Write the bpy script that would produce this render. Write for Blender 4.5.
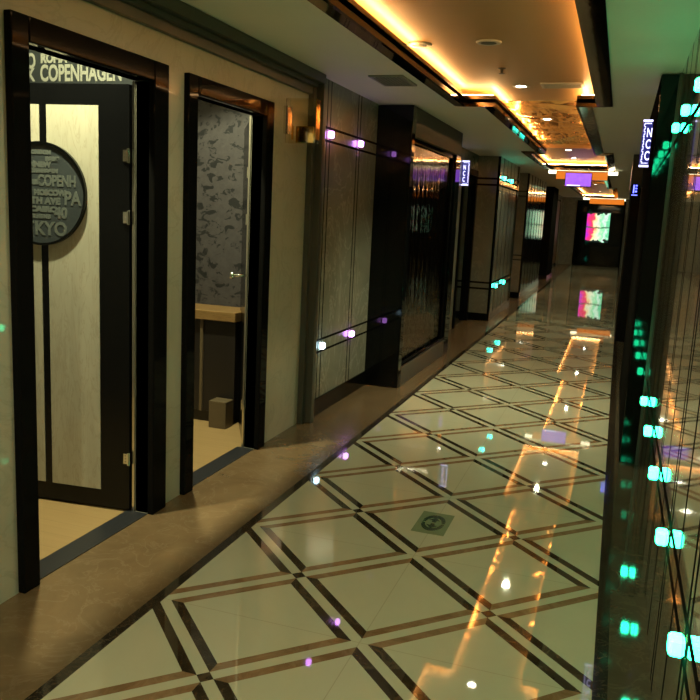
import bpy, bmesh, math, random
from mathutils import Matrix, Vector
random.seed(7)
for o in list(bpy.data.objects):
    bpy.data.objects.remove(o, do_unlink=True)
SC = bpy.context.scene
COL = SC.collection
# ------------------------------------------------------------------ camera
CAM = (1.53532, -2.09320, 1.51664)
ROWS = [(0.945597, 0.321743, 0.048245), (0.100658, -0.148313, -0.983804), (-0.309376, 0.935139, -0.172631)]
cd = bpy.data.cameras.new('camera')
cam = bpy.data.objects.new('camera', cd)
COL.objects.link(cam)
r, d, f = ROWS
cam.matrix_world = Matrix(((r[0], -d[0], -f[0], CAM[0]), (r[1], -d[1], -f[1], CAM[1]), (r[2], -d[2], -f[2], CAM[2]), (0, 0, 0, 1)))
cd.sensor_width = 36; cd.lens = 787.6 / 700 * 36; cd.clip_start = 0.02; cd.clip_end = 100
SC.camera = cam
# ------------------------------------------------------------------ world, exposure
w = bpy.data.worlds.new('world'); SC.world = w; w.use_nodes = True
w.node_tree.nodes['Background'].inputs[0].default_value = (0.9, 1.0, 0.75, 1)
w.node_tree.nodes['Background'].inputs[1].default_value = 0.02
SC.view_settings.view_transform = 'Standard'; SC.view_settings.look = 'None'
SC.view_settings.exposure = 0.42; SC.view_settings.gamma = 1.0; SC.view_settings.use_curve_mapping = False
LED_POWER = 48.0        # cove strips
SPOT_POWER = 46.0       # downlights in the raised ceiling trays, and the added fill lamps
ROOM_POWER = 17.0        # lamps inside the two open rooms
WARM = (1.0, 0.56, 0.22); WHITE = (0.97, 1.0, 0.64)

# ------------------------------------------------------------------ material helpers
class NT:
    def __init__(s, name):
        s.m = bpy.data.materials.new(name); s.m.use_nodes = True
        s.t = s.m.node_tree; s.b = s.t.nodes['Principled BSDF']
        s.tc = s.t.nodes.new('ShaderNodeTexCoord')
    def n(s, typ, **kw):
        nd = s.t.nodes.new(typ)
        for k, v in kw.items(): setattr(nd, k, v)
        return nd
    def link(s, a, b): s.t.links.new(a, b)
    def put(s, sock, v):
        if hasattr(v, 'is_output') or isinstance(v, bpy.types.NodeSocket): s.link(v, sock)
        else: sock.default_value = v
    def math(s, op, a, b=0.0, c=None):
        nd = s.n('ShaderNodeMath', operation=op); s.put(nd.inputs[0], a); s.put(nd.inputs[1], b)
        if c is not None: s.put(nd.inputs[2], c)
        return nd.outputs[0]
    def mix(s, fac, a, b):
        nd = s.n('ShaderNodeMix', data_type='RGBA'); s.put(nd.inputs[0], fac)
        for i, v in ((6, a), (7, b)):
            if isinstance(v, tuple): v = (*v[:3], 1)
            s.put(nd.inputs[i], v)
        return nd.outputs[2]
    def xyz(s):
        nd = s.n('ShaderNodeSeparateXYZ'); s.link(s.tc.outputs['Object'], nd.inputs[0]); return nd.outputs
    def noise(s, scale, detail=4, rough=0.55, stretch=(1, 1, 1), dist=0.0, rot=(0, 0, 0)):
        mp = s.n('ShaderNodeMapping'); mp.inputs['Scale'].default_value = stretch; mp.inputs['Rotation'].default_value = rot
        s.link(s.tc.outputs['Object'], mp.inputs[0])
        nd = s.n('ShaderNodeTexNoise'); nd.inputs['Scale'].default_value = scale; nd.inputs['Detail'].default_value = detail
        nd.inputs['Roughness'].default_value = rough; nd.inputs['Distortion'].default_value = dist
        s.link(mp.outputs[0], nd.inputs['Vector']); return nd.outputs['Fac']
    def ramp(s, fac, stops):
        nd = s.n('ShaderNodeValToRGB'); s.link(fac, nd.inputs[0]); e = nd.color_ramp.elements
        while len(e) < len(stops): e.new(0.5)
        for el, (p, c) in zip(e, stops): el.position = p; el.color = (*c[:3], 1) if isinstance(c, tuple) else (c, c, c, 1)
        return nd.outputs[0]
    def bump(s, h, strength=0.1, dist=0.01):
        nd = s.n('ShaderNodeBump'); nd.inputs['Strength'].default_value = strength; nd.inputs['Distance'].default_value = dist
        s.link(h, nd.inputs['Height']); s.link(nd.outputs[0], s.b.inputs['Normal'])
    def set(s, **kw):
        for k, v in kw.items():
            k = k.replace('_', ' ')
            if isinstance(v, tuple) and len(v) == 3: v = (*v, 1)
            s.put(s.b.inputs[k], v)
        return s

def simple(name, col, rough=0.5, metal=0.0, var=0.15, scale=20, coat=0.0, spec=0.5, bump=0.0):
    t = NT(name); nz = t.noise(scale)
    c = t.mix(nz, tuple(x * (1 - var) for x in col), tuple(min(1, x * (1 + var)) for x in col))
    t.set(Base_Color=c, Roughness=rough, Metallic=metal)
    t.b.inputs['Coat Weight'].default_value = coat; t.b.inputs['Coat Roughness'].default_value = 0.03
    t.b.inputs['Specular IOR Level'].default_value = spec
    if bump: t.bump(nz, bump)
    return t.m
def glow(name, col, strength):
    t = NT(name); t.set(Base_Color=(0.02, 0.02, 0.02), Emission_Color=col, Emission_Strength=strength, Roughness=0.3)
    return t.m

def marble(name, a, b, vein, rough, scale=2.2, coat=0.0, rot=(0, 0, 0), stretch=(1, 1, 1), spec=0.5, vein_w=0.03, bump=0):
    t = NT(name)
    n1 = t.noise(scale, 8, 0.62, stretch, 0.6, rot); n2 = t.noise(scale * 1.7, 6, 0.6, stretch, 1.6, rot)
    base = t.mix(t.ramp(n1, [(0.3, 0.0), (0.7, 1.0)]), a, b)
    v = t.math('ABSOLUTE', t.math('SUBTRACT', n2, 0.5))
    vm = t.ramp(v, [(0.0, 1.0), (vein_w, 0.0)])
    c = t.mix(t.math('MULTIPLY', vm, 0.55), base, vein)
    t.set(Base_Color=c, Roughness=rough); t.b.inputs['Coat Weight'].default_value = coat
    t.b.inputs['Coat Roughness'].default_value = 0.03; t.b.inputs['Specular IOR Level'].default_value = spec
    if bump: t.bump(n1, bump, 0.01)
    return t.m

M = {}
M['wall'] = marble('cream_stone_wall', (0.41, 0.38, 0.275), (0.48, 0.45, 0.335), (0.35, 0.325, 0.23), 0.3, 1.6, spec=0.3, rot=(0.5, 0, 0), coat=0.35)
M['inlay'] = marble('cream_veined_marble', (0.36, 0.325, 0.235), (0.42, 0.38, 0.28), (0.28, 0.24, 0.165), 0.25, 3.0, rot=(0, 0.7, 0), stretch=(4, 4, 0.7))
M['brown'] = marble('brown_marble', (0.095, 0.058, 0.027), (0.14, 0.088, 0.042), (0.16, 0.108, 0.06), 0.26, 2.6, spec=0.5, vein_w=0.02)
M['strip_right'] = marble('dark_brown_marble', (0.055, 0.042, 0.026), (0.08, 0.06, 0.038), (0.11, 0.085, 0.05), 0.05, 2.6, spec=0.6)
M['stone'] = marble('grey_brown_stone', (0.185, 0.178, 0.13), (0.25, 0.24, 0.18), (0.34, 0.32, 0.24), 0.2, 1.8, rot=(0.6, 0, 0))
M['dark_marble'] = marble('dark_emperador', (0.018, 0.013, 0.009), (0.035, 0.025, 0.016), (0.09, 0.06, 0.035), 0.08, 6)
M['threshold'] = simple('threshold_stone', (0.02, 0.02, 0.022), 0.3)
M['black'] = simple('black_glass', (0.003, 0.0035, 0.003), 0.04, 0, 0.1, 5, spec=0.3)
M['blackframe'] = simple('black_mirror_steel', (0.006, 0.0055, 0.005), 0.04, 0.0, 0.1, 5, spec=0.03)
M['dark_satin'] = simple('dark_satin_wall', (0.010, 0.0095, 0.008), 0.6, spec=0.0)
M['leaf'] = simple('black_lacquer', (0.003, 0.003, 0.003), 0.2, 0, 0.2, 30, spec=0.25)
M['bronze'] = simple('dark_bronze_moulding', (0.075, 0.068, 0.05), 0.35, 0.1, 0.2, 4)
M['chrome'] = simple('chrome', (0.75, 0.73, 0.66), 0.15, 1.0, 0.05, 5)
M['gold'] = simple('polished_gold', (0.70, 0.42, 0.11), 0.12, 1.0, 0.05, 5)
M['paint'] = simple('ceiling_paint', (0.82, 0.80, 0.66), 0.6, 0, 0.03, 3)
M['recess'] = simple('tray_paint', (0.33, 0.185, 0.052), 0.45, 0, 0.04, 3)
M['header'] = simple('olive_grey_paint', (0.085, 0.085, 0.062), 0.65, 0, 0.1, 3)
M['vent'] = simple('vent_metal', (0.38, 0.36, 0.28), 0.4, 0.2, 0.1, 5)
M['tinroom'] = simple('room_plaster', (0.16, 0.14, 0.11), 0.7, 0, 0.1, 4)
M['counter_top'] = marble('brown_wood_top', (0.16, 0.088, 0.03), (0.23, 0.13, 0.045), (0.08, 0.04, 0.012), 0.3, 5, stretch=(0.5, 6, 6))
M['counter'] = simple('dark_cabinet', (0.012, 0.009, 0.007), 0.35)
M['tan'] = simple('tan_plinth', (0.10, 0.07, 0.036), 0.4)
M['brownpanel'] = marble('brown_wood_panel', (0.09, 0.045, 0.024), (0.14, 0.075, 0.04), (0.05, 0.02, 0.01), 0.3, 3, stretch=(4, 4, 0.5))
M['rubber'] = simple('black_rubber', (0.01, 0.01, 0.01), 0.6)

def room_floor():
    t = NT('tan_wood_floor'); o = t.xyz()
    nz = t.noise(3, 6, 0.6, (1, 12, 1)); pl = t.math('LESS_THAN', t.math('FRACT', t.math('DIVIDE', o[1], 0.12)), 0.02)
    c = t.mix(nz, (0.25, 0.155, 0.06), (0.33, 0.21, 0.09)); c = t.mix(pl, c, (0.19, 0.12, 0.05))
    t.set(Base_Color=c, Roughness=0.4); return t.m
M['woodfloor'] = room_floor()

def lattice_floor():
    # 800 mm cream tiles inlaid with diagonal double bands: dark brown one way, mid brown the other
    t = NT('inlaid_marble_floor'); o = t.xyz()
    def tri(expr, off):      # signed distance to the nearest diagonal line
        a = t.math('DIVIDE', t.math('SUBTRACT', expr, off), 0.8)
        a = t.math('SUBTRACT', a, t.math('ROUND', a)); return t.math('ABSOLUTE', t.math('MULTIPLY', a, 0.8 / 1.41421356))
    U = tri(t.math('ADD', o[0], o[1]), 0.4); V = tri(t.math('SUBTRACT', o[0], o[1]), 0.4)
    def band(D): return t.math('MULTIPLY', t.math('GREATER_THAN', D, 0.0215), t.math('LESS_THAN', D, 0.060))
    bu, bv = band(U), band(V)
    ugv = t.math('GREATER_THAN', V, U)
    out_v = t.math('GREATER_THAN', V, 0.0225); out_u = t.math('GREATER_THAN', U, 0.0225)
    black = t.math('MULTIPLY', t.math('MULTIPLY', bu, out_v), ugv)
    brown = t.math('MULTIPLY', t.math('MULTIPLY', bv, out_u), t.math('SUBTRACT', 1.0, ugv))
    # small dark square at the middle of each tile
    def cell(v, off):
        a = t.math('DIVIDE', t.math('SUBTRACT', v, off), 0.8); a = t.math('SUBTRACT', a, t.math('ROUND', a)); return t.math('ABSOLUTE', a)
    mid = t.math('MULTIPLY', t.math('LESS_THAN', cell(o[0], 0.4), 0.15), t.math('LESS_THAN', cell(o[1], 0.0), 0.15))
    sq = t.math('MULTIPLY', t.math('MULTIPLY', t.math('LESS_THAN', U, 0.0225), t.math('LESS_THAN', V, 0.0225)), mid)
    seam = t.math('MAXIMUM', t.math('LESS_THAN', cell(o[0], 0.0), 0.0022), t.math('LESS_THAN', cell(o[1], 0.4), 0.0022))
    n1 = t.noise(1.6, 8, 0.65, (1, 1, 1), 0.8); n2 = t.noise(7, 8, 0.7, (1, 1, 1), 1.5)
    cream = t.mix(n1, (0.37, 0.35, 0.235), (0.45, 0.43, 0.305))
    cream = t.mix(t.math('MULTIPLY', seam, 0.45), cream, (0.25, 0.2, 0.12))
    dk = t.mix(t.ramp(n2, [(0.4, 0.0), (0.75, 1.0)]), (0.022, 0.014, 0.008), (0.10, 0.065, 0.035))
    br = t.mix(t.ramp(n2, [(0.35, 0.0), (0.7, 1.0)]), (0.155, 0.082, 0.036), (0.28, 0.17, 0.09))
    c = t.mix(brown, cream, br); c = t.mix(t.math('MAXIMUM', black, sq), c, dk)
    t.set(Base_Color=c, Roughness=0.025); t.b.inputs['Specular IOR Level'].default_value = 0.62
    t.bump(t.noise(2.2, 2, 0.4), 0.007, 0.01)
    return t.m
M['lattice'] = lattice_floor()

def panel_stone(name, y0, pitch, a, b, vein, rough, spec=0.5, zs=(0.525, 2.05), dy=0.034, wob=0.0, lw=0.0055, coat=0, mid=False):
    # stone slabs divided by pairs of dark joints that cross where the lights sit
    t = NT(name); o = t.xyz()
    q = t.math('DIVIDE', t.math('SUBTRACT', o[1], y0), pitch); q = t.math('MULTIPLY', t.math('ABSOLUTE', t.math('SUBTRACT', q, t.math('ROUND', q))), pitch)
    ln = t.math('LESS_THAN', t.math('ABSOLUTE', t.math('SUBTRACT', q, dy)), lw)
    if mid: ln = t.math('MAXIMUM', ln, t.math('GREATER_THAN', q, pitch / 2 - lw))
    for z in zs:
        g = t.math('ABSOLUTE', t.math('SUBTRACT', t.math('ABSOLUTE', t.math('SUBTRACT', o[2], z)), 0.045))
        ln = t.math('MAXIMUM', ln, t.math('LESS_THAN', g, lw))
    n1 = t.noise(1.5, 8, 0.65, (1, 1, 1), 0.9, (0.6, 0, 0)); n2 = t.noise(2.2, 8, 0.6, (1, 1, 0.6), 2.2, (0.9, 0, 0))
    base = t.mix(t.ramp(n1, [(0.3, 0.0), (0.7, 1.0)]), a, b)
    vm = t.ramp(t.math('ABSOLUTE', t.math('SUBTRACT', n2, 0.5)), [(0.0, 1.0), (0.02, 0.0)])
    c = t.mix(t.math('MULTIPLY', vm, 0.5), base, vein); c = t.mix(ln, c, (0.012, 0.010, 0.008))
    t.set(Base_Color=c, Roughness=t.math('ADD', rough, t.math('MULTIPLY', ln, 0.5)))
    inv = t.math('SUBTRACT', 1.0, ln)
    t.put(t.b.inputs['Specular IOR Level'], t.math('MULTIPLY', inv, spec)); t.put(t.b.inputs['Coat Weight'], t.math('MULTIPLY', inv, coat)); t.b.inputs['Coat Roughness'].default_value = 0.02
    if wob: t.bump(t.noise(14, 3, 0.5, (1, 1, 0.12)), wob, 0.01)
    return t.m
M['left_panel'] = panel_stone('left_panel_stone', 3.33, 0.685, (0.185, 0.178, 0.13), (0.25, 0.24, 0.18), (0.42, 0.40, 0.30), 0.22, lw=0.009)
M['right_panel'] = panel_stone('right_panel_stone', -0.165, 0.705, (0.19, 0.17, 0.115), (0.26, 0.235, 0.165), (0.32, 0.28, 0.2), 0.05, 1.0, lw=0.016, coat=0.4, mid=True)
M['pil_panel'] = panel_stone('pilaster_stone', 10.12, 0.83, (0.185, 0.178, 0.13), (0.25, 0.24, 0.18), (0.34, 0.32, 0.24), 0.12, coat=0.6, mid=True, lw=0.014)

def mirror(name, col, streak, rough=0.04):
    t = NT(name); nz = t.noise(9, 4, 0.6, (1, 1, 0.08))
    t.set(Base_Color=col, Metallic=1.0, Roughness=rough); t.bump(nz, streak, 0.02); return t.m
M['mirror'] = mirror('bronze_mirror', (0.17, 0.125, 0.09), 0.6)
M['trim_mirror'] = mirror('smoked_trim_mirror', (0.22, 0.16, 0.10), 0.03, 0.06)
M['foil'] = simple('gold_foil', (0.78, 0.44, 0.17), 0.22, 0.85, 0.2, 30, bump=0.03)

def striped_mirror():
    t = NT('striped_mirror'); o = t.xyz()
    q = t.math('FRACT', t.math('DIVIDE', o[1], 0.55)); ln = t.math('LESS_THAN', q, 0.22)
    c = t.mix(ln, (0.26, 0.24, 0.15), (0.01, 0.01, 0.01))
    inv = t.math('SUBTRACT', 1.0, ln); t.set(Base_Color=c, Metallic=inv, Roughness=t.math('ADD', 0.1, t.math('MULTIPLY', ln, 0.7))); t.put(t.b.inputs['Specular IOR Level'], t.math('MULTIPLY', inv, 0.5)); t.bump(t.noise(8, 3, 0.5, (1, 1, 0.1)), 0.06); return t.m
M['striped'] = striped_mirror()

def wallpaper():
    t = NT('grey_scribble_wallpaper')
    n1 = t.noise(13, 3, 0.6, (1, 1, 1.5), 0.8, (0, 0.7, 0)); n2 = t.noise(24, 5, 0.7, (1, 1, 1), 0.5)
    m1 = t.ramp(n1, [(0.41, 0.0), (0.45, 1.0)])
    c = t.mix(n2, (0.016, 0.013, 0.0125), (0.058, 0.049, 0.046)); c = t.mix(m1, (0.003, 0.0025, 0.002), c)
    t.set(Base_Color=c, Roughness=0.6); return t.m
M['wallpaper'] = wallpaper()

def lettering_board(name, dark, light):
    t = NT(name); c = t.mix(t.noise(8, 5), dark, light); t.set(Base_Color=c, Roughness=0.5); return t.m
M['board'] = lettering_board('dark_city_wallpaper', (0.006, 0.007, 0.007), (0.012, 0.014, 0.013))
M['disc'] = lettering_board('grey_city_plate', (0.020, 0.024, 0.025), (0.040, 0.046, 0.045))
M['letters'] = simple('pale_lettering', (0.14, 0.135, 0.105), 0.5, 0, 0.1)
M['letters_dim'] = simple('grey_lettering', (0.085, 0.092, 0.078), 0.5, 0, 0.2)

def crystal(name, col, s):
    t = NT(name); t.set(Base_Color=(0.8, 0.8, 0.8), Emission_Color=col, Emission_Strength=s, Roughness=0.1); return t.m
CR = {'green': crystal('green_crystal', (0.012, 1.0, 0.40), 24), 'purple': crystal('purple_crystal', (0.65, 0.25, 1.0), 9),
      'white': crystal('bluish_crystal', (0.55, 0.85, 1.0), 7), 'teal': crystal('teal_crystal', (0.02, 1.0, 0.65), 11)}
M['led'] = glow('warm_led', WARM, LED_POWER)
M['lamp'] = glow('lamp_glass', (1.0, 0.93, 0.75), 40)
M['sign_bg'] = glow('sign_face', (0.03, 0.03, 0.26), 0.6)
M['sign_lit'] = glow('sign_lit_marks', (0.66, 0.64, 1.0), 2.2)
M['blue_lit'] = glow('blue_lit_marks', (0.10, 0.12, 1.0), 4)
M['purple_face'] = None
def purple_face():
    t = NT('purple_lit_face'); o = t.xyz(); nz = t.noise(9, 4, 0.6)
    c = t.mix(nz, (0.22, 0.05, 0.75), (0.45, 0.16, 1.0)); t.set(Base_Color=(0.02, 0.02, 0.02), Emission_Color=c, Emission_Strength=1.0, Roughness=0.2); return t.m
M['purple_face'] = purple_face()
M['amber'] = glow('amber_lit_panel', (1.0, 0.25, 0.02), 0.6)
M['whitebar'] = glow('white_tube', (1.0, 0.88, 0.55), 3.0)
def poster_mat():
    t = NT('backlit_poster'); o = t.xyz()
    x = t.math('DIVIDE', t.math('SUBTRACT', o[0], 0.36), 0.79); z = t.math('DIVIDE', t.math('SUBTRACT', o[2], 0.86), 1.08)
    xx = t.math('ADD', x, t.math('MULTIPLY', t.math('SUBTRACT', t.noise(4.5, 3), 0.5), 0.7))
    c = t.ramp(xx, [(0.0, (0.55, 0.03, 0.6)), (0.13, (0.9, 0.03, 0.30)), (0.26, (0.85, 0.05, 0.10)), (0.36, (1.0, 0.80, 0.35)), (0.52, (0.85, 1.0, 0.70)), (0.68, (0.25, 0.85, 0.40)), (0.82, (0.75, 1.0, 0.8)), (0.97, (0.15, 0.7, 0.35))])
    nz = t.noise(6, 3, 0.6)
    e1 = t.math('MINIMUM', z, t.math('SUBTRACT', 1.0, z)); blob = t.math('GREATER_THAN', t.math('ADD', e1, t.math('MULTIPLY', nz, 0.55)), 0.335)
    mid = t.math('LESS_THAN', t.math('ABSOLUTE', t.math('SUBTRACT', z, t.math('ADD', 0.42, t.math('MULTIPLY', nz, 0.14)))), 0.022)
    c = t.mix(t.math('MULTIPLY', mid, 0.8), c, (0.03, 0.12, 0.06)); c = t.mix(blob, (0.004, 0.012, 0.01), c)
    t.set(Base_Color=(0.01, 0.01, 0.01), Emission_Color=c, Emission_Strength=0.9, Roughness=0.2); return t.m
M['poster'] = poster_mat()
def glassm():
    t = NT('clear_acrylic'); t.set(Base_Color=(0.90, 0.88, 0.74), Roughness=0.03); t.b.inputs['Transmission Weight'].default_value = 1.0
    t.b.inputs['IOR'].default_value = 1.45; return t.m
M['acrylic'] = glassm()
M['exit_plate'] = simple('pale_green_plate', (0.17, 0.20, 0.11), 0.12)
M['exit_mark'] = simple('dark_green_marks', (0.02, 0.045, 0.015), 0.2)

# ------------------------------------------------------------------ mesh helpers
def box(bm, x0, x1, y0, y1, z0, z1, mi=0):
    vs = [bm.verts.new((x, y, z)) for z in (z0, z1) for y in (y0, y1) for x in (x0, x1)]
    for q in ((0, 2, 3, 1), (4, 5, 7, 6), (0, 1, 5, 4), (1, 3, 7, 5), (3, 2, 6, 7), (2, 0, 4, 6)):
        fc = bm.faces.new([vs[i] for i in q]); fc.material_index = mi
def cyl(bm, p0, p1, r0, r1=None, seg=24):
    r1 = r0 if r1 is None else r1
    p0, p1 = Vector(p0), Vector(p1); ax = (p1 - p0).normalized()
    u = ax.orthogonal().normalized(); v = ax.cross(u)
    A = [bm.verts.new(p0 + r0 * (math.cos(t) * u + math.sin(t) * v)) for t in [2 * math.pi * i / seg for i in range(seg)]]
    B = [bm.verts.new(p1 + r1 * (math.cos(t) * u + math.sin(t) * v)) for t in [2 * math.pi * i / seg for i in range(seg)]]
    for i in range(seg):
        j = (i + 1) % seg; bm.faces.new((A[i], A[j], B[j], B[i]))
    bm.faces.new(A[::-1]); bm.faces.new(B)
def lathe(bm, c, prof, seg=32, up=1):
    rings = []
    for r_, z in prof:
        rings.append([bm.verts.new((c[0] + r_ * math.cos(2 * math.pi * i / seg), c[1] + r_ * math.sin(2 * math.pi * i / seg), c[2] + up * z)) for i in range(seg)])
    for a, b in zip(rings, rings[1:]):
        for i in range(seg):
            j = (i + 1) % seg; bm.faces.new((a[i], a[j], b[j], b[i]))
    bm.faces.new(rings[0]); bm.faces.new(rings[-1])
def prism(bm, pts, axis, a, b):
    def P(p, t):
        if axis == 0: return (t, p[0], p[1])
        if axis == 1: return (p[0], t, p[1])
        return (p[0], p[1], t)
    A = [bm.verts.new(P(p, a)) for p in pts]; B = [bm.verts.new(P(p, b)) for p in pts]
    n = len(pts)
    for i in range(n):
        j = (i + 1) % n; bm.faces.new((A[i], A[j], B[j], B[i]))
    bm.faces.new(A[::-1]); bm.faces.new(B)
def link(name, bm, mat, parent=None, bevel=0.0, smooth=False, kind=None, origin=None):
    bmesh.ops.recalc_face_normals(bm, faces=bm.faces[:])
    me = bpy.data.meshes.new(name)
    if origin: bmesh.ops.translate(bm, verts=bm.verts[:], vec=-Vector(origin))
    bm.to_mesh(me); bm.free()
    for m_ in (mat if isinstance(mat, list) else [mat]): me.materials.append(m_)
    o = bpy.data.objects.new(name, me); COL.objects.link(o)
    if origin: o.location = origin
    if parent:
        o.parent = parent; o.matrix_parent_inverse = parent.matrix_world.inverted() if False else Matrix.Translation(-parent.location)
    if bevel:
        md = o.modifiers.new('bevel', 'BEVEL'); md.width = bevel; md.segments = 2; md.limit_method = 'ANGLE'
    if smooth:
        for p in me.polygons: p.use_smooth = True
    if kind: o['kind'] = kind
    return o
def bx(name, dims, mat, parent=None, bevel=0.0, kind=None, origin=None):
    bm = bmesh.new()
    for dd in (dims if isinstance(dims[0], (tuple, list)) else [dims]): box(bm, *dd)
    return link(name, bm, mat, parent, bevel, kind=kind, origin=origin)
def tag(o, label, cat, group=None, kind=None):
    o['label'] = label; o['category'] = cat
    if group: o['group'] = group
    if kind: o['kind'] = kind
    return o
def empty(name, loc, label=None, cat=None, group=None, kind=None):
    o = bpy.data.objects.new(name, None); o.location = loc; o.empty_display_size = 0.1; COL.objects.link(o)
    if label: o['label'] = label; o['category'] = cat
    if group: o['group'] = group
    if kind: o['kind'] = kind
    return o
def text_bm(bm, s, size, mtx, depth=0.001, sx=1.0, bold=0.0):
    cu = bpy.data.curves.new('t', 'FONT'); cu.body = s; cu.size = size; cu.extrude = depth; cu.offset = bold; cu.resolution_u = 4
    o = bpy.data.objects.new('t', cu); COL.objects.link(o); bpy.context.view_layer.update()
    dg = bpy.context.evaluated_depsgraph_get(); me = bpy.data.meshes.new_from_object(o.evaluated_get(dg))
    me.transform(mtx @ Matrix.Diagonal((sx, 1, 1, 1))); bm.from_mesh(me)
    bpy.data.objects.remove(o, do_unlink=True); bpy.data.curves.remove(cu); bpy.data.meshes.remove(me)

# ================================================================== STRUCTURE
Y0, Y1 = -4.2, 28.0
CZ = 2.42
LIGHT_TILES = bx('floor', (0.0, 1.6, Y0, Y1, -0.05, 0.0), M['lattice'], kind='structure')
tag(LIGHT_TILES, 'polished cream floor with diagonal brown and black double bands', 'floor')
o = bx('trim_1', (-0.045, 0.0, Y0, Y1, -0.05, 0.0), M['dark_marble'], kind='structure'); tag(o, 'dark stone line edging the tiles on the left', 'floor border')
o = bx('trim_2', (1.6, 1.648, Y0, Y1, -0.05, 0.0), M['dark_marble'], kind='structure'); tag(o, 'dark stone line edging the tiles on the right', 'floor border')
o = bx('floor', (-0.60, -0.045, Y0, Y1, -0.05, 0.0), M['brown'], kind='structure'); tag(o, 'brown marble strip along the left wall and doors', 'floor')
o = bx('floor', (1.648, 1.86, Y0, Y1, -0.05, 0.0), M['strip_right'], kind='structure'); tag(o, 'narrow brown marble strip along the right wall', 'floor')

# left wall, built round the two door openings
D1 = (0.30, 1.10); D2 = (1.49, 2.30); DH = 2.05
L = []
for a, b in ((Y0, D1[0]), (D1[1], D2[0]), (D2[1], 3.12)): L.append((-0.60, -0.53, a, b, 0, 2.9))
for a, b in (D1, D2): L.append((-0.60, -0.53, a, b, DH, 2.9))
o = bx('wall_left', L, M['wall'], kind='structure'); tag(o, 'cream stone wall around the two open doorways', 'wall')
o = bx('wall_left', (-0.60, -0.50, 3.12, 4.50, 0, CZ), M['left_panel'], kind='structure'); tag(o, 'grey stone wall panel with crossing dark joints', 'wall')
o = bx('baseboard_left', (-0.50, -0.485, 3.10, 4.50, 0, 0.13), M['black'], kind='structure', bevel=0.003); tag(o, 'black skirting below the grey stone panel', 'skirting board')
L = [(-0.60, -0.53, 6.65, 8.55, 0, CZ), (-0.60, -0.53, 9.62, 9.71, 0, CZ), (-0.60, -0.53, 8.55, 9.62, 2.12, CZ), (-0.60, -0.53, 12.0, 13.69, 0, CZ)]
o = bx('wall_left', L, M['stone'], kind='structure'); tag(o, 'grey stone wall set back around the third door', 'wall')
o = bx('wall_left', (-0.60, -0.53, 17.6, Y1, 0, CZ), M['stone'], kind='structure'); tag(o, 'far grey stone wall at the end of the corridor', 'wall')

# right wall
o = bx('wall_right', (1.785, 1.86, -0.42, 3.13, 0, CZ), M['right_panel'], kind='structure'); tag(o, 'glossy stone wall with dark joints and rows of green lights', 'wall')
o = bx('wall_right', [(1.79, 1.86, Y0, -0.42, 0, CZ), (1.79, 1.86, 5.8, Y1, 0, CZ)], M['dark_satin'], kind='structure'); tag(o, 'black glass wall beyond the black pilaster', 'wall')

# end and back walls
o = bx('wall_back', (-0.60, 1.86, Y0 - 0.08, Y0, 0, 2.6), M['stone'], kind='structure'); tag(o, 'stone wall closing the corridor behind the viewer', 'wall')
o = bx('wall_end', [(-0.60, 0.02, Y1, Y1 + 0.1, 0, 2.6), (0.02, 1.58, Y1 + 0.04, Y1 + 0.1, 0, 2.6), (1.58, 1.86, Y1, Y1 + 0.1, 0, 2.6)], M['stone'], kind='structure'); tag(o, 'stone wall closing the far end of the corridor', 'wall')

# ceiling slab with stepped openings for the raised trays
STEPS_A = [(0.27, 1.27, -3.9, 4.38), (0.50, 1.12, 4.38, 8.90), (0.30, 1.24, 8.90, 11.95)]
STEPS_B = [(0.50, 1.12, 12.40, 19.0), (0.30, 1.24, 19.0, 26.6)]
L = []
yy = Y0
for grp in (STEPS_A, STEPS_B):
    L.append((-0.60, 1.86, yy, grp[0][2], CZ, CZ + 0.03))
    for x0, x1, y0, y1 in grp:
        L.append((-0.60, x0, y0, y1, CZ, CZ + 0.03)); L.append((x1, 1.86, y0, y1, CZ, CZ + 0.03)); yy = y1
L.append((-0.60, 1.86, yy, Y1 + 0.1, CZ, CZ + 0.03))
o = bx('ceiling', L, M['paint'], kind='structure'); tag(o, 'plain pale painted ceiling around the raised trays', 'ceiling')
def foil_mesh(bm, x0, x1, y0, y1, z):
    # crumpled sheet: folds crossing at many angles, each a raised or sunken crease
    folds = []
    for k in range(int((y1 - y0) * 11)):
        a = random.choice((-1, 1)) * random.uniform(0.05, 0.75); cy = random.uniform(y0 - .3, y1 + .3)
        folds.append((a, cy, random.uniform(.03, .07), random.uniform(.020, .065)))
    nx, ny = 26, int((y1 - y0) / 0.035)
    def h(x, y):
        v = 0.0
        for a, cy, wd, amp in folds:
            d_ = abs((y - cy) - a * (x - 0.77)) / math.sqrt(1 + a * a)
            if d_ < wd: v = max(v, amp * (1 - d_ / wd))
        return v
    g = [[bm.verts.new((x0 + (x1 - x0) * i / nx, y0 + (y1 - y0) * j / ny, z - h(x0 + (x1 - x0) * i / nx, y0 + (y1 - y0) * j / ny))) for j in range(ny + 1)] for i in range(nx + 1)]
    for i in range(nx):
        for j in range(ny):
            a, b, c, d_ = g[i][j], g[i + 1][j], g[i + 1][j + 1], g[i][j + 1]
            bm.faces.new((a, b, c)); bm.faces.new((a, c, d_))
RZ = 2.53
def outline(grp):
    p = []
    for x0, x1, y0, y1 in grp: p += [(x1, y0), (x1, y1)]
    for x0, x1, y0, y1 in reversed(grp): p += [(x0, y1), (x0, y0)]
    return p          # counter-clockwise
def offset(p, off):
    out = []
    n = len(p)
    for i in range(n):
        a, b, c = Vector(p[i - 1]), Vector(p[i]), Vector(p[(i + 1) % n])
        d1_, d2_ = (b - a).normalized(), (c - b).normalized()
        n1, n2 = Vector((d1_.y, -d1_.x)), Vector((d2_.y, -d2_.x))
        out.append((b.x + off * (n1.x + n2.x), b.y + off * (n1.y + n2.y)))
    return out
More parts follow.
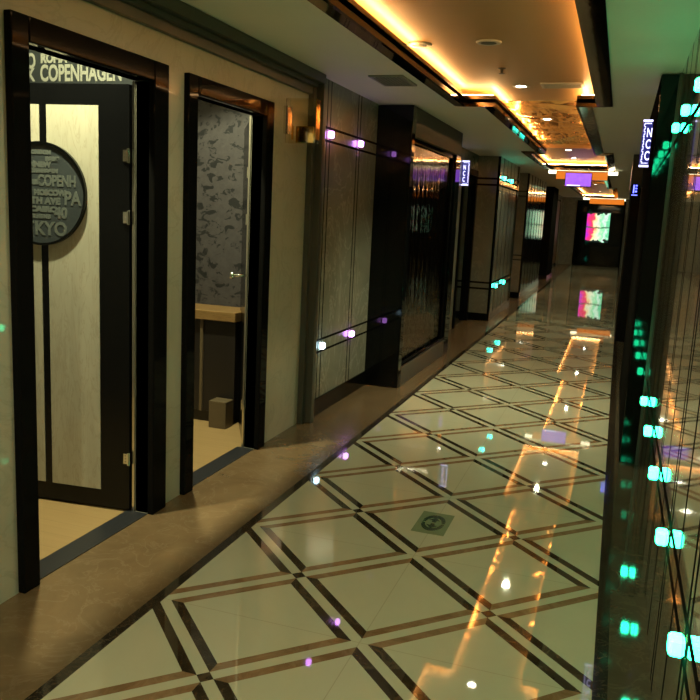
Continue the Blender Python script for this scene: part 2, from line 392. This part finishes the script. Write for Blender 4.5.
def band(bm, prof, p):     # sweep a (offset, z) profile round the outline
    rings = [[bm.verts.new((q[0], q[1], z)) for q in offset(p, off)] for off, z in prof]
    for a, b in zip(rings, rings[1:]):
        for i in range(len(p)):
            j = (i + 1) % len(p); bm.faces.new((a[i], a[j], b[j], b[i]))
def tray(grp, foils, plains, label):
    p = outline(grp); xs = [q[0] for q in p]; ys = [q[1] for q in p]
    root = empty('ceiling', (0.77, (min(ys) + max(ys)) / 2, CZ), label, 'ceiling', kind='structure')
    X0, X1, YA, YB = 0.14, 1.40, min(ys) - .12, max(ys) + .12
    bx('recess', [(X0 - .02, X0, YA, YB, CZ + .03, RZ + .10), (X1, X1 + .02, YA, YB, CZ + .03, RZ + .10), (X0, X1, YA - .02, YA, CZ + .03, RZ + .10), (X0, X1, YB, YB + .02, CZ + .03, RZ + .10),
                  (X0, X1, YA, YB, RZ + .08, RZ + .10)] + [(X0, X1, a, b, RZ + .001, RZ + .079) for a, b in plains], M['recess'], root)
    for a, b in foils:
        bm = bmesh.new(); foil_mesh(bm, X0 + .001, X1 - .001, a, b, RZ + .07); link('foil_lining', bm, M['foil'], root)
    wd = 0.115; zl, zh, zt = CZ - 0.03, CZ - 0.001, CZ + 0.055
    bm = bmesh.new(); band(bm, [(wd, zh), (wd, zh - .012), (.02, zl), (0, zl), (0, zt), (.012, zt)], p); link('mirror_moulding', bm, M['trim_mirror'], root)
    bm = bmesh.new(); band(bm, [(.033, CZ + .056), (.033, CZ + .066), (.048, CZ + .066), (.048, CZ + .056)], p); link('light_strip', bm, M['led'], root)
tray(STEPS_A, [(5.051, 9.499)], [(-4.02, 5.05), (9.5, 12.07)], 'long stepped ceiling tray, orange lit with a crumpled gold foil middle')
tray(STEPS_B, [(12.30, 19.499)], [(19.5, 26.72)], 'far ceiling tray of gold foil beyond the hanging purple sign')

# ---- portal moulding (beam + post) on the left wall
po = empty('trim_3', (-0.5, 3.07, 0), 'dark bronze beam and post framing the wall with the doorways', 'moulding', kind='structure')
bx('beam', [(-0.56, -0.445, Y0, 3.10, 2.355, 2.419), (-0.53, -0.475, Y0, 3.04, 2.325, 2.355)], M['bronze'], po, bevel=0.004)
bx('beam_step', (-0.529, -0.50, Y0, 3.02, 2.275, 2.325), M['bronze'], po, bevel=0.003)
bx('post', [(-0.56, -0.44, 3.055, 3.115, 0, 2.355)], M['bronze'], po, bevel=0.004)
bx('post_step', (-0.53, -0.49, 3.005, 3.055, 0, 2.325), M['bronze'], po, bevel=0.003)

# ================================================================== DOORWAYS
def casing(root, y0, y1, head, w=0.095, x_face=-0.50, x_back=-0.605, wr=None):
    wr = wr or w
    bm = bmesh.new()
    # left jamb, right jamb, head, each with a small outer step
    box(bm, x_back, x_face, y0 - w, y0, 0, head + w); box(bm, x_back, x_face, y1, y1 + wr, 0, head + w)
    box(bm, x_back, x_face, y0, y1, head, head + w)
    return link('door_frame', bm, M['blackframe'], root, bevel=0.006)
d1 = empty('door_1', (-0.55, 0.70, 0), 'open doorway nearest the viewer with black frame and marble inlaid leaf', 'door', kind='structure')
casing(d1, D1[0], D1[1], DH, 0.09, wr=0.12)
bx('threshold', (-0.645, -0.53, D1[0], D1[1], -0.01, 0.004), M['threshold'], d1)
bx('frame_edge', (-0.615, -0.603, D1[1] - 0.006, D1[1] + 0.004, 0.0, DH), M['chrome'], d1)
# the leaf is built flat along -x from the hinge and turned a little
def leaf(root, hinge, ang, w, detail=True):
    T = Matrix.Translation(Vector((hinge[0], hinge[1], 0))) @ Matrix.Rotation(ang, 4, 'Z')
    def put(o):
        o.data.transform(T); return o
    lf = bx('door_leaf', (-w, -0.0, 0.0, 0.042, 0.012, 2.035), M['leaf'], root); put(lf)
    def sub(o):
        put(o); return o
    def mk(name, dims, mat):
        o = bx(name, dims, mat, root); put(o); o.parent = lf; o.matrix_parent_inverse = Matrix.Translation(-root.location) if False else Matrix.Identity(4)
        return o
    parts = []
    if detail: mk('inlay_panel', (-0.425, -0.155, -0.004, 0.0, 0.10, 1.94), M['inlay'])
    if detail: mk('inlay_panel', (-0.535, -0.465, -0.004, 0.0, 0.10, 1.94), M['inlay'])
    if detail:
        bm = bmesh.new(); cx, cz, R0 = -0.455, 1.53, 0.238
        pts = [(cx + R0 * math.cos(t), cz + R0 * math.sin(t)) for t in [math.radians(-108 + 216 * i / 48) for i in range(49)]]
        prism(bm, pts, 1, -0.014, -0.004); o = link('round_plate', bm, M['disc'], root); put(o); o.parent = lf; o.matrix_parent_inverse = Matrix.Identity(4)
        bm = bmesh.new()
        def rg(rr, y): return [bm.verts.new((cx + rr * math.cos(t), y, cz + rr * math.sin(t))) for t in [math.radians(-108 + 216 * i / 48) for i in range(49)]]
        A, B, C_, D_ = rg(R0 + .004, -0.004), rg(R0 + .004, -0.021), rg(R0 - .008, -0.021), rg(R0 - .008, -0.012)
        for a, b in ((A, B), (B, C_), (C_, D_)):
            for i in range(48): bm.faces.new((a[i], a[i + 1], b[i + 1], b[i]))
        o = link('plate_rim', bm, M['black'], root); put(o); o.parent = lf; o.matrix_parent_inverse = Matrix.Identity(4)
        bm = bmesh.new()
        def tx(s, size, x, z, sx=1.0):
            text_bm(bm, s, size, Matrix.Translation((x, -0.0155, z)) @ Matrix.Rotation(math.pi / 2, 4, 'X'), 0.0003, sx, 0.003)
        tx('COPENH', 0.070, cx - 0.015, cz + 0.040, 0.72); tx('NEW', 0.034, cx - 0.03, cz + 0.125, 1.1); tx('AM', 0.045, cx - 0.07, cz + 0.12, 0.6)
        tx('PARIS', 0.024, cx + 0.03, cz + 0.155, 1.2); tx('LONDON', 0.022, cx - 0.06, cz + 0.185, 1.2)
        tx('COPENHAGEN', 0.022, cx - 0.07, cz + 0.100, 1.1); tx('YORK', 0.03, cx - 0.075, cz + 0.045, 0.9)
        tx('MOSCOW', 0.036, cx - 0.035, cz - 0.005, 1.0); tx('PA', 0.088, cx + 0.125, cz - 0.045, 0.85); tx('7TH AVE', 0.042, cx - 0.075, cz - 0.045, 1.1)
        tx('CAIRO', 0.034, cx - 0.06, cz - 0.082, 1.45); tx('40', 0.07, cx + 0.075, cz - 0.108, 0.95); tx('ATHENS', 0.022, cx - 0.065, cz - 0.112, 1.4)
        tx('KYO', 0.088, cx - 0.035, cz - 0.19, 0.95); tx('T', 0.088, cx - 0.085, cz - 0.19, 0.85)
        o = link('plate_lettering', bm, M['letters_dim'], root); put(o); o.parent = lf; o.matrix_parent_inverse = Matrix.Identity(4)
    for z in (1.72, 1.44, 0.275):
        bm = bmesh.new(); box(bm, -0.028, 0.004, -0.008, -0.001, z - 0.026, z + 0.026); cyl(bm, (0.0, -0.008, z - 0.032), (0.0, -0.008, z + 0.032), 0.007, seg=12)
        for dz in (-.015, 0, .015): cyl(bm, (-0.018, -0.011, z + dz), (-0.018, -0.007, z + dz), 0.0035, seg=8)
        o = link('hinge', bm, M['chrome'], root, bevel=0.001); put(o); o.parent = lf; o.matrix_parent_inverse = Matrix.Identity(4)
    return lf
leaf(d1, (-0.625, 1.085), math.radians(5.0), 0.70)
d2 = empty('door_2', (-0.55, 1.9, 0), 'open doorway with black frame beside the post, wallpapered room behind', 'door', kind='structure')
casing(d2, D2[0], D2[1], DH, 0.09, wr=0.10)
bx('threshold', (-0.645, -0.53, D2[0], D2[1], -0.01, 0.004), M['threshold'], d2)
bx('frame_edge', (-0.615, -0.603, D2[1] - 0.006, D2[1] + 0.004, 0.0, DH), M['chrome'], d2)
lf2 = leaf(d2, (-0.625, 2.33), math.radians(-60.5), 0.66, False)
bm = bmesh.new(); cyl(bm, (-0.62, 2.285, 1.10), (-0.68, 2.26, 1.10), 0.011, seg=14); cyl(bm, (-0.68, 2.26, 1.10), (-0.70, 2.25, 1.10), 0.024, 0.02, seg=18)
link('door_knob', bm, M['chrome'], d2, smooth=True)
d3 = empty('door_3', (-0.55, 9.1, 0), 'black glass door set back beyond the mirrored wall unit', 'door', kind='structure')
casing(d3, 8.65, 9.52, 2.10, 0.09)
bx('door_leaf', (-0.585, -0.56, 8.65, 9.52, 0.01, 2.10), M['black'], d3)
bx('pull_handle', (-0.558, -0.53, 8.74, 8.76, 0.4, 1.9), M['chrome'], d3, bevel=0.003)

# rooms behind the two open doors
def room(y0, y1, nm, far_mat):
    for side, dims, mt in (('wall_near', (-2.6, -0.60, y0 - 0.02, y0, 0, 2.9), M['tinroom']), ('wall_far', (-2.6, -0.60, y1, y1 + 0.02, 0, 2.9), far_mat), ('wall_back', (-2.62, -2.6, y0, y1, 0, 2.9), M['tinroom'])):
        o = bx(side, dims, mt, kind='structure'); tag(o, nm + (' near' if side == 'wall_near' else ' far' if side == 'wall_far' else ' inner') + ' wall', 'wall')
    o = bx('ceiling', (-2.6, -0.60, y0, y1, 2.9, 2.93), M['tinroom'], kind='structure'); tag(o, nm + ' ceiling', 'ceiling')
    o = bx('floor', (-2.6, -0.60, y0, y1, -0.05, -0.001), M['woodfloor'], kind='structure'); tag(o, nm + ' tan floor', 'floor')
room(-0.9, 1.30, 'first room', M['board'])
room(1.34, 3.02, 'second room', M['wallpaper'])
bm = bmesh.new()
def wt(s, size, x, z, sx=1.0): text_bm(bm, s, size, Matrix.Translation((x - 0.115, 1.2985, z)) @ Matrix.Rotation(math.pi / 2, 4, 'X'), 0.0003, sx, 0.0035)
wt('COPENHAGEN', 0.108, -1.175, 2.088, 0.66); wt('YO', 0.10, -1.30, 2.15, 0.7); wt('RK', 0.085, -1.29, 2.088, 0.75); wt('ROMA', 0.06, -1.17, 2.175, 0.9)
wt('MOSCOW', 0.07, -1.2, 2.25, 1.0); wt('TOKYO', 0.12, -1.3, 2.34, 1.0); wt('CAIRO', 0.09, -0.9, 2.2, 1.0)
wl = link('wall_lettering', bm, M['letters'], None); tag(wl, 'pale city name lettering on the dark wall above the marble inlaid leaf', 'wall lettering')

def ceiling_lamp(x, y, z, label, spot=None, rad=0.045, group=None, col=WHITE, power=None, size=80, blend=0.6):
    root = empty('downlight', (x, y, z), label, 'downlight', group)
    bm = bmesh.new(); lathe(bm, (x, y, z), [(rad * .82, 0.012), (rad * .82, -0.001), (rad, -0.004), (rad * 1.35, -0.004), (rad * 1.4, 0.0), (rad * 1.4, 0.006)]); link('bezel', bm, M['vent'], root, smooth=True)
    bm = bmesh.new(); cyl(bm, (x, y, z - 0.0015), (x, y, z + 0.004), rad * .8); link('lens', bm, M['lamp'], root)
    ld = bpy.data.lights.new('lamp_light', 'SPOT'); ld.energy = power; ld.color = col; ld.spot_size = math.radians(size); ld.spot_blend = blend; ld.shadow_soft_size = rad * .7
    lo = bpy.data.objects.new('lamp_light', ld); COL.objects.link(lo); lo.parent = root; lo.location = (0, 0, -0.012)
    return root
ceiling_lamp(0.70, 4.30, RZ, 'round ceiling downlight near the end of the wide orange tray', power=SPOT_POWER * 3.4, size=105, blend=1.0)
ceiling_lamp(0.80, 0.9, RZ, 'round ceiling downlight in the orange tray above the nearest tiles', power=SPOT_POWER * .6, size=168)
ceiling_lamp(0.80, -2.3, RZ, 'added fill downlight, unseen behind the viewer', power=SPOT_POWER * 2.2, size=165)  # unseen fill, added so light bounced off the floor lifts the ceiling
ceiling_lamp(0.05, -1.3, CZ, 'small added fill downlight, unseen in the flat ceiling left of the viewer', power=SPOT_POWER * .8, size=160)  # second unseen fill lamp, added to brighten the near walls and ceiling
ceiling_lamp(0.72, 6.35, RZ + 0.005, 'round downlight set in the crumpled gold foil tray', power=SPOT_POWER * 1.3, size=165)
ceiling_lamp(0.72, 9.8, RZ, 'nearer of the two downlights in the third tray', power=SPOT_POWER, size=165)
ceiling_lamp(0.72, 11.2, RZ, 'downlight in the third tray just before the amber panel', power=SPOT_POWER * .3, size=120)
ceiling_lamp(0.80, 15.5, RZ + 0.005, 'far downlight beyond the hanging purple sign', power=SPOT_POWER, size=165)
ceiling_lamp(0.80, 19.9, RZ, 'far downlight at the start of the last tray', power=SPOT_POWER, size=165)
ceiling_lamp(0.80, 24.5, RZ, 'farthest downlight near the end wall', power=SPOT_POWER, size=165)
ceiling_lamp(-0.80, 0.72, 2.9, 'downlight inside the first room just behind its doorway', power=ROOM_POWER * 16, size=120, blend=0.2)
ceiling_lamp(-0.80, 1.92, 2.9, 'downlight inside the second room just behind its doorway', power=ROOM_POWER * 16, size=120, blend=0.2)

# ---- furniture glimpsed in the second room
cb = empty('counter_cabinet', (-1.05, 2.86, 0), 'dark counter cabinet with brown wooden top in the wallpapered room', 'cabinet')
bx('countertop', (-1.60, -0.885, 2.70, 3.015, 0.735, 0.80), M['counter_top'], cb, bevel=0.004)
cbody = bx('cabinet_body', (-1.58, -0.90, 2.74, 3.015, 0.08, 0.735), M['counter'], cb, bevel=0.003)
bx('toe_kick', (-1.58, -0.91, 2.76, 3.01, 0.0, 0.08), M['counter'], cbody)
bx('side_panel', (-1.165, -1.145, 2.725, 2.74, 0.08, 0.73), M['tan'], cbody)
st = bx('floor_step', (-1.03, -0.90, 2.62, 2.735, 0.0, 0.19), M['tan'], bevel=0.004); tag(st, 'low tan step box on the floor in front of the dark cabinet', 'step')

# ================================================================== WALL UNIT with bronze mirror
u = empty('mirrored_wall_unit', (-0.4, 5.57, 0), 'black wall unit with a tall bronze mirror beyond the stone panel', 'wall unit')
bx('front_panel', (-0.60, -0.19, 4.50, 4.60, 0, 2.415), M['black'], u, bevel=0.004)
bx('carcass', (-0.60, -0.245, 4.60, 6.65, 0, 2.17), M['black'], u)
bx('header', (-0.60, -0.188, 4.602, 6.65, 2.17, 2.415), M['header'], u, bevel=0.003)
bx('end_jamb', (-0.245, -0.19, 6.42, 6.65, 0.0, 2.17), M['black'], u, bevel=0.004)
bx('plinth', (-0.245, -0.19, 4.60, 6.42, 0, 0.17), M['bronze'], u, bevel=0.004)
bx('mirror_panel', (-0.244, -0.236, 4.602, 6.418, 0.172, 2.168), M['mirror'], u)
bm = bmesh.new(); cyl(bm, (-0.205, 4.61, 0.195), (-0.205, 6.41, 0.195), 0.016, seg=14); link('lower_rail', bm, M['blackframe'], u, smooth=True)
bx('mirror_frame', [(-0.236, -0.215, 4.602, 4.65, 0.19, 2.168), (-0.236, -0.215, 6.37, 6.418, 0.19, 2.168), (-0.236, -0.215, 4.65, 6.37, 2.12, 2.168)], M['blackframe'], u, bevel=0.003)

# ================================================================== PILASTERS
p1 = empty('stone_pilaster', (-0.4, 10.8, 0), 'grey stone pilaster with teal lights just past the black glass door', 'pilaster')
bx('shaft', (-0.60, -0.212, 9.722, 11.998, 0.11, 2.415), M['pil_panel'], p1, bevel=0.003)
bx('base', (-0.528, -0.205, 9.712, 12.01, 0, 0.11), M['black'], p1, bevel=0.003)
bx('corner_strip', (-0.24, -0.204, 9.712, 9.75, 0.11, 2.415), M['black'], p1); bx('corner_strip', (-0.24, -0.204, 11.9, 12.01, 0.11, 2.415), M['black'], p1)
p2 = empty('stone_pilaster', (-0.4, 15.6, 0), 'farther pilaster with striped mirror side reflecting the bright poster', 'pilaster')
bx('shaft', (-0.60, -0.255, 13.7, 17.6, 0.11, 2.415), M['stone'], p2, bevel=0.003)
bx('base', (-0.60, -0.23, 13.69, 17.61, 0, 0.11), M['black'], p2, bevel=0.003)
bx('mirror_cladding', (-0.255, -0.235, 13.75, 17.55, 0.11, 2.415), M['striped'], p2)
for zz in (0.74, 0.83, 1.97, 2.06): bx('cross_band', (-0.53, -0.25, 13.692, 13.70, zz, zz + 0.015), M['black'], p2)
p3 = empty('black_pilaster', (-0.4, 20.2, 0), 'black glass pilaster on the left at the far end of the corridor', 'pilaster')
bx('shaft', (-0.528, -0.20, 19.4, 21.0, 0.1, 2.415), M['dark_satin'], p3, bevel=0.004); bx('base', (-0.528, -0.19, 19.39, 21.01, 0, 0.1), M['dark_marble'], p3)
bw = empty('wood_wall_panel', (-0.5, 24.5, 0), 'reddish brown wooden panel on the far left wall', 'wall panel')
bx('panel', (-0.53, -0.50, 23.2, 26.2, 0.12, 2.2), M['brownpanel'], bw, bevel=0.004); bx('panel_frame', [(-0.53, -0.49, 23.1, 23.2, 0, 2.25), (-0.53, -0.49, 26.2, 26.3, 0, 2.25)], M['black'], bw)
s1 = empty('black_pilaster', (1.73, 4.4, 0), 'black glass pilaster on the right carrying the glowing room sign', 'pilaster')
bx('shaft', (1.678, 1.86, 3.15, 5.798, 0.0, 2.415), M['black'], s1, bevel=0.004)
bx('side_cladding', (1.676, 1.6779, 3.17, 5.79, 0.0, 2.413), M['dark_satin'], s1)
bx('front_strip', (1.774, 1.86, 3.132, 3.15, 0.0, 2.415), M['bronze'], s1)
s2 = empty('brown_pilaster', (1.7, 10.0, 0), 'dark brown pilaster on the right behind the glowing room sign', 'pilaster')
bx('shaft', (1.62, 1.788, 8.87, 11.5, 0.0, 2.0), M['dark_satin'], s2, bevel=0.004); bx('header', (1.60, 1.788, 8.86, 11.5, 2.0, 2.415), M['bronze'], s2, bevel=0.004)

# ---- end wall panel and poster
ep = empty('black_end_panel', (0.8, 28.0, 0), 'black panel filling the end wall around the bright poster', 'wall panel')
bx('panel', (0.02, 1.58, 27.98, 28.04, 0.0, 2.28), M['black'], ep, bevel=0.01)
bx('panel_frame', [(-0.03, 0.02, 27.95, 27.995, 0, 2.33), (1.58, 1.63, 27.95, 27.995, 0, 2.33), (-0.03, 1.63, 27.95, 27.995, 2.28, 2.33)], M['blackframe'], ep, bevel=0.005)
ps = empty('poster_lightbox', (0.755, 27.96, 1.4), 'backlit poster in pink, cream and green splashes on the end wall', 'poster')
bx('casing', [(0.33, 0.36, 27.925, 27.978, 0.83, 1.97), (1.15, 1.18, 27.925, 27.978, 0.83, 1.97), (0.36, 1.15, 27.925, 27.978, 0.83, 0.86), (0.36, 1.15, 27.925, 27.978, 1.94, 1.97), (0.36, 1.15, 27.936, 27.978, 0.86, 1.94)], M['black'], ps)
bx('poster_face', (0.36, 1.15, 27.93, 27.935, 0.86, 1.94), M['poster'], ps)

# ---- amber lit cross panels with white tubes
def amber(y, x0, x1, z0, xb0, xb1, label):
    a = empty('amber_light_panel', ((x0 + x1) / 2, y, z0), label, 'light panel', 'amber cross panels')
    bx('lit_face', (x0, x1, y, y + 0.012, z0, 2.375), M['amber'], a)
    bx('housing', (x0 - 0.005, x1 + 0.005, y + 0.012, y + 0.06, z0 - 0.006, 2.385), M['black'], a)
    bm = bmesh.new(); cyl(bm, (xb0, y + .09, 2.365), (xb1, y + .09, 2.365), 0.03, seg=14); link('light_tube', bm, M['whitebar'], a, smooth=True)
    bx('bracket', (xb0 + .05, xb0 + .07, y + .07, y + .11, 2.36, CZ), M['vent'], a); bx('bracket', (xb1 - .07, xb1 - .05, y + .07, y + .11, 2.36, CZ), M['vent'], a)
amber(12.12, 0.40, 1.24, 2.245, 0.26, 1.40, 'amber lit panel across the ceiling directly above the purple sign')
amber(27.0, 0.42, 1.56, 2.20, 0.20, 1.60, 'farther amber lit panel across the ceiling in front of the end wall')
pu = empty('hanging_sign', (0.78, 11.9, 2.1), 'purple lit sign box hanging below the ceiling midway down the corridor', 'sign')
bx('lit_face', (0.575, 0.99, 11.895, 11.90, 2.125, 2.335), M['purple_face'], pu)
bx('housing', (0.565, 1.0, 11.90, 11.96, 2.115, 2.345), M['black'], pu, bevel=0.004)
bx('lower_highlight', (0.60, 0.82, 11.893, 11.896, 2.128, 2.142), M['sign_lit'], pu)  # pale reflection along the sign's bottom edge, put in as an emissive strip
for xx in (0.62, 0.94):
    bm = bmesh.new(); cyl(bm, (xx, 11.93, 2.345), (xx, 11.93, CZ), 0.006, seg=10); link('hanger_rod', bm, M['chrome'], pu)

# ================================================================== WALL LIGHTS
def wall_light(x, y, z, side, c, label, group, size=0.047):
    root = empty('wall_light', (x, y, z), label, 'wall light', group)
    s = size / 2; x0, x1 = (x, x + side * 0.004); a, b = min(x0, x1), max(x0, x1)
    bx('mounting_plate', (a, b, y - s * .8, y + s * .8, z - s * .8, z + s * .8), M['chrome'], root)
    x2, x3 = x + side * 0.004, x + side * 0.040; a, b = min(x2, x3), max(x2, x3)
    # faceted crystal block
    bm = bmesh.new(); box(bm, a, b, y - s, y + s, z - s, z + s); bmesh.ops.bevel(bm, geom=bm.edges[:], offset=0.007, segments=1, affect='EDGES')
    link('crystal', bm, CR[c], root)
    return root
G = 'square crystal lights on the walls'
wall_light(-0.50, 3.33, 2.05, 1, 'purple', 'pinkish purple square light high on the stone panel beside the post', G)
wall_light(-0.50, 4.015, 2.05, 1, 'purple', 'pinkish purple square light high on the stone panel next to the black unit', G)
wall_light(-0.50, 3.33, 0.525, 1, 'white', 'bluish white square light low on the stone panel beside the post', G)
wall_light(-0.50, 4.015, 0.525, 1, 'purple', 'purple square light low on the stone panel next to the black unit', G)
rn = ['nearest the viewer', 'second from the viewer', 'third from the viewer', 'fourth from the viewer', 'last before the black pilaster']
for k in range(5):
    y = -0.165 + 0.705 * k
    wall_light(1.785, y, 0.525, -1, 'green', 'green square light in the lower row on the right wall, ' + rn[k], G)
    wall_light(1.785, y, 2.05, -1, 'green', 'green square light in the upper row on the right wall, ' + rn[k], G)
for y, nm in ((10.12, 'near edge'), (10.95, 'far edge')):
    wall_light(-0.212, y, 2.12, 1, 'teal', 'teal square light high on the stone pilaster, at its ' + nm, G, 0.06)
    wall_light(-0.212, y, 0.505, 1, 'teal', 'teal square light low on the stone pilaster, at its ' + nm, G, 0.06)

# ================================================================== SIGNS
def room_sign(x0, x1, y, z0, z1, label, mirrored=False, letters='NCC'):
    root = empty('room_sign', ((x0 + x1) / 2, y, z0), label, 'sign')
    face = bx('sign_box', (x0, x1, y, y + 0.03, z0, z1), M['sign_bg'], root, bevel=0.002)
    wd, h = x1 - x0, z1 - z0
    bx('lit_bar', (x0, x1, y - 0.002, y, z1 - 0.013, z1), M['sign_lit'], face); bx('lit_bar', (x0, x1, y - 0.002, y, z0, z0 + 0.013), M['sign_lit'], face)
    bm = bmesh.new()
    cxs = x0 + wd * (0.60 if not mirrored else 0.32)
    for i, ch in enumerate(letters):
        text_bm(bm, ch, h * 0.27, Matrix.Translation((cxs - wd * .16, y - 0.0025, z1 - h * (0.36 + 0.245 * i))) @ Matrix.Rotation(math.pi / 2, 4, 'X'), 0.001, 0.55, 0.0012)
    link('room_letters', bm, M['sign_lit'], face)
    bm = bmesh.new(); xs = x0 + wd * (0.10 if not mirrored else 0.80)
    n = 16
    for i in range(n):
        zz = z1 - h * (0.09 + 0.80 * i / (n - 1)); k = random.uniform(0, wd * .08)
        box(bm, xs + k, xs + k + wd * .15, y - 0.0025, y, zz - h * .006, zz + h * .006)
        if i < n - 1: box(bm, xs + k + (wd * .08 if i % 2 else 0), xs + k + (wd * .08 if i % 2 else 0) + wd * .05, y - 0.0025, y, zz - h * .05, zz)
    for j in range(5):
        box(bm, x0 + wd * (.2 + .14 * j), x0 + wd * (.28 + .14 * j), y - 0.0025, y, z1 - h * .09, z1 - h * .065); box(bm, x0 + wd * (.2 + .14 * j), x0 + wd * (.27 + .14 * j), y - 0.0025, y, z0 + h * .07, z0 + h * .095)
    link('small_marks', bm, M['sign_lit'], face)
    return root
room_sign(1.612, 1.6785, 4.0, 1.93, 2.255, 'lit blue and white vertical room sign on the right black pilaster')
bracket = room_sign(-0.531, -0.435, 8.5, 1.935, 2.255, 'lit blue and white vertical room sign beside the set back door', True)
sg = empty('blue_sign', (1.70, 8.6, 1.9), 'small deep blue lit sign on the right below the brown header', 'sign')
bx('sign_box', (1.612, 1.70, 8.6, 8.63, 1.885, 2.03), M['black'], sg)
bx('lit_marks', [(1.62, 1.69, 8.596, 8.60, 1.89, 1.90), (1.635, 1.65, 8.596, 8.60, 1.92, 2.02), (1.66, 1.682, 8.596, 8.60, 1.93, 1.95), (1.66, 1.682, 8.596, 8.60, 1.97, 1.985), (1.66, 1.682, 8.596, 8.60, 2.005, 2.02)], M['blue_lit'], sg)
bx('bracket', (1.70, 1.79, 8.605, 8.625, 1.93, 1.99), M['black'], sg)

# clear acrylic projecting sign beside door 2
ac = empty('acrylic_sign', (-0.41, 2.63, 1.92), 'clear acrylic projecting sign with gold edges beside the second doorway', 'sign')
bx('acrylic_plate', (-0.515, -0.31, 2.60, 2.606, 1.925, 2.195), M['acrylic'], ac, bevel=0.001)
bx('acrylic_plate', (-0.515, -0.31, 2.66, 2.666, 1.925, 2.195), M['acrylic'], ac, bevel=0.001)
bx('gold_edge', (-0.316, -0.310, 2.598, 2.668, 1.945, 2.19), M['gold'], ac, bevel=0.001); bx('gold_edge', (-0.47, -0.458, 2.592, 2.599, 1.945, 2.03), M['gold'], ac, bevel=0.001)
bx('gold_backing', (-0.455, -0.335, 2.63, 2.636, 1.93, 2.03), M['gold'], ac, bevel=0.002)
bx('wall_bracket', (-0.53, -0.50, 2.60, 2.67, 1.98, 2.15), M['chrome'], ac, bevel=0.003)
bm = bmesh.new(); cyl(bm, (-0.39, 2.596, 2.01), (-0.39, 2.63, 2.01), 0.012, seg=16); link('centre_bolt', bm, M['black'], ac)

# floor exit marker
fx = empty('floor_exit_marker', (0.795, 1.6, 0.0), 'pale green evacuation marker with dark round emblem set in the floor', 'floor sign')
bx('plate', (0.715, 0.877, 1.465, 1.745, 0.0005, 0.0025), M['exit_plate'], fx)
bm = bmesh.new()
for s_ in (1, -1):   # two opposed crescents with arrow heads and a running figure between
    cx, cy = 0.796, 1.605
    pts = [(cx + .058 * math.cos(t), cy + s_ * .105 * math.sin(t)) for t in [math.radians(15 + 150 * i / 20) for i in range(21)]]
    pts += [(cx + .040 * math.cos(t), cy + s_ * .068 * math.sin(t)) for t in [math.radians(165 - 150 * i / 20) for i in range(21)]]
    prism(bm, pts, 2, 0.0025, 0.003)
    prism(bm, [(cx - .030, cy + s_ * .030), (cx + .030, cy + s_ * .030), (cx, cy + s_ * .072)], 2, 0.0025, 0.003)
    prism(bm, [(cx - .010, cy + s_ * .008), (cx + .012, cy + s_ * .008), (cx + .010, cy + s_ * .030), (cx - .010, cy + s_ * .030)], 2, 0.0025, 0.003)
    for xo in (-.055, .040): prism(bm, [(cx + xo, cy + s_ * .005), (cx + xo + .016, cy + s_ * .005), (cx + xo + .016, cy + s_ * .020), (cx + xo, cy + s_ * .020)], 2, 0.0025, 0.003)
link('emblem', bm, M['exit_mark'], fx)

# ================================================================== CEILING FITTINGS
def vent(x0, x1, y0, y1, z, label, n=7, along='y'):
    v = empty('air_vent', ((x0 + x1) / 2, (y0 + y1) / 2, z), label, 'air vent')
    vf = bx('vent_frame', [(x0, x1, y0, y0 + .02, z - .012, z), (x0, x1, y1 - .02, y1, z - .012, z), (x0, x0 + .02, y0 + .02, y1 - .02, z - .012, z), (x1 - .02, x1, y0 + .02, y1 - .02, z - .012, z)], M['vent'], v, bevel=0.002)
    bx('vent_back', (x0 + .02, x1 - .02, y0 + .02, y1 - .02, z - .003, z), M['header'], v)
    for i in range(n):
        if along == 'y':
            t = x0 + .02 + (x1 - x0 - .04) * (i + .5) / n; o = bx('slat', (t - .006, t + .006, y0 + .02, y1 - .02, z - .010, z - .004), M['vent'], vf)
        else:
            t = y0 + .02 + (y1 - y0 - .04) * (i + .5) / n; o = bx('slat', (x0 + .02, x1 - .02, t - .006, t + .006, z - .010, z - .004), M['vent'], vf)
vent(-0.16, 0.08, 3.13, 3.52, CZ, 'grey air vent in the flat ceiling above the stone panel', 8)
vent(0.86, 1.17, 4.13, 4.33, RZ, 'grey slotted air vent in the orange tray beside the downlight', 6, 'x')
for x, y, lb in ((0.28, 2.75, 'round ceiling speaker by the left cove of the orange tray'), (0.70, 2.72, 'round ceiling speaker in the middle of the orange tray')):
    sp = empty('ceiling_speaker', (x, y, RZ), lb, 'speaker')
    bm = bmesh.new(); lathe(bm, (x, y, RZ), [(0.075, 0.0), (0.072, -0.008), (0.055, -0.012), (0.05, -0.009)]); rim = link('speaker_rim', bm, M['vent'], sp, smooth=True)
    bm = bmesh.new(); lathe(bm, (x, y, RZ), [(0.05, -0.0085), (0.03, -0.011), (0.005, -0.012)]); link('grille', bm, M['header'], rim, smooth=True)
sk = empty('sprinkler', (0.66, 3.55, RZ), 'small sprinkler head in the orange tray before the downlight', 'sprinkler')
bm = bmesh.new(); lathe(bm, (0.66, 3.55, RZ), [(0.028, 0), (0.026, -0.004), (0.012, -0.006), (0.008, -0.03)], 20); link('rosette', bm, M['bronze'], sk, smooth=True)
bm = bmesh.new(); lathe(bm, (0.66, 3.55, RZ - .034), [(0.004, 0.004), (0.02, 0.0), (0.02, -0.003)], 16); link('deflector', bm, M['bronze'], sk)
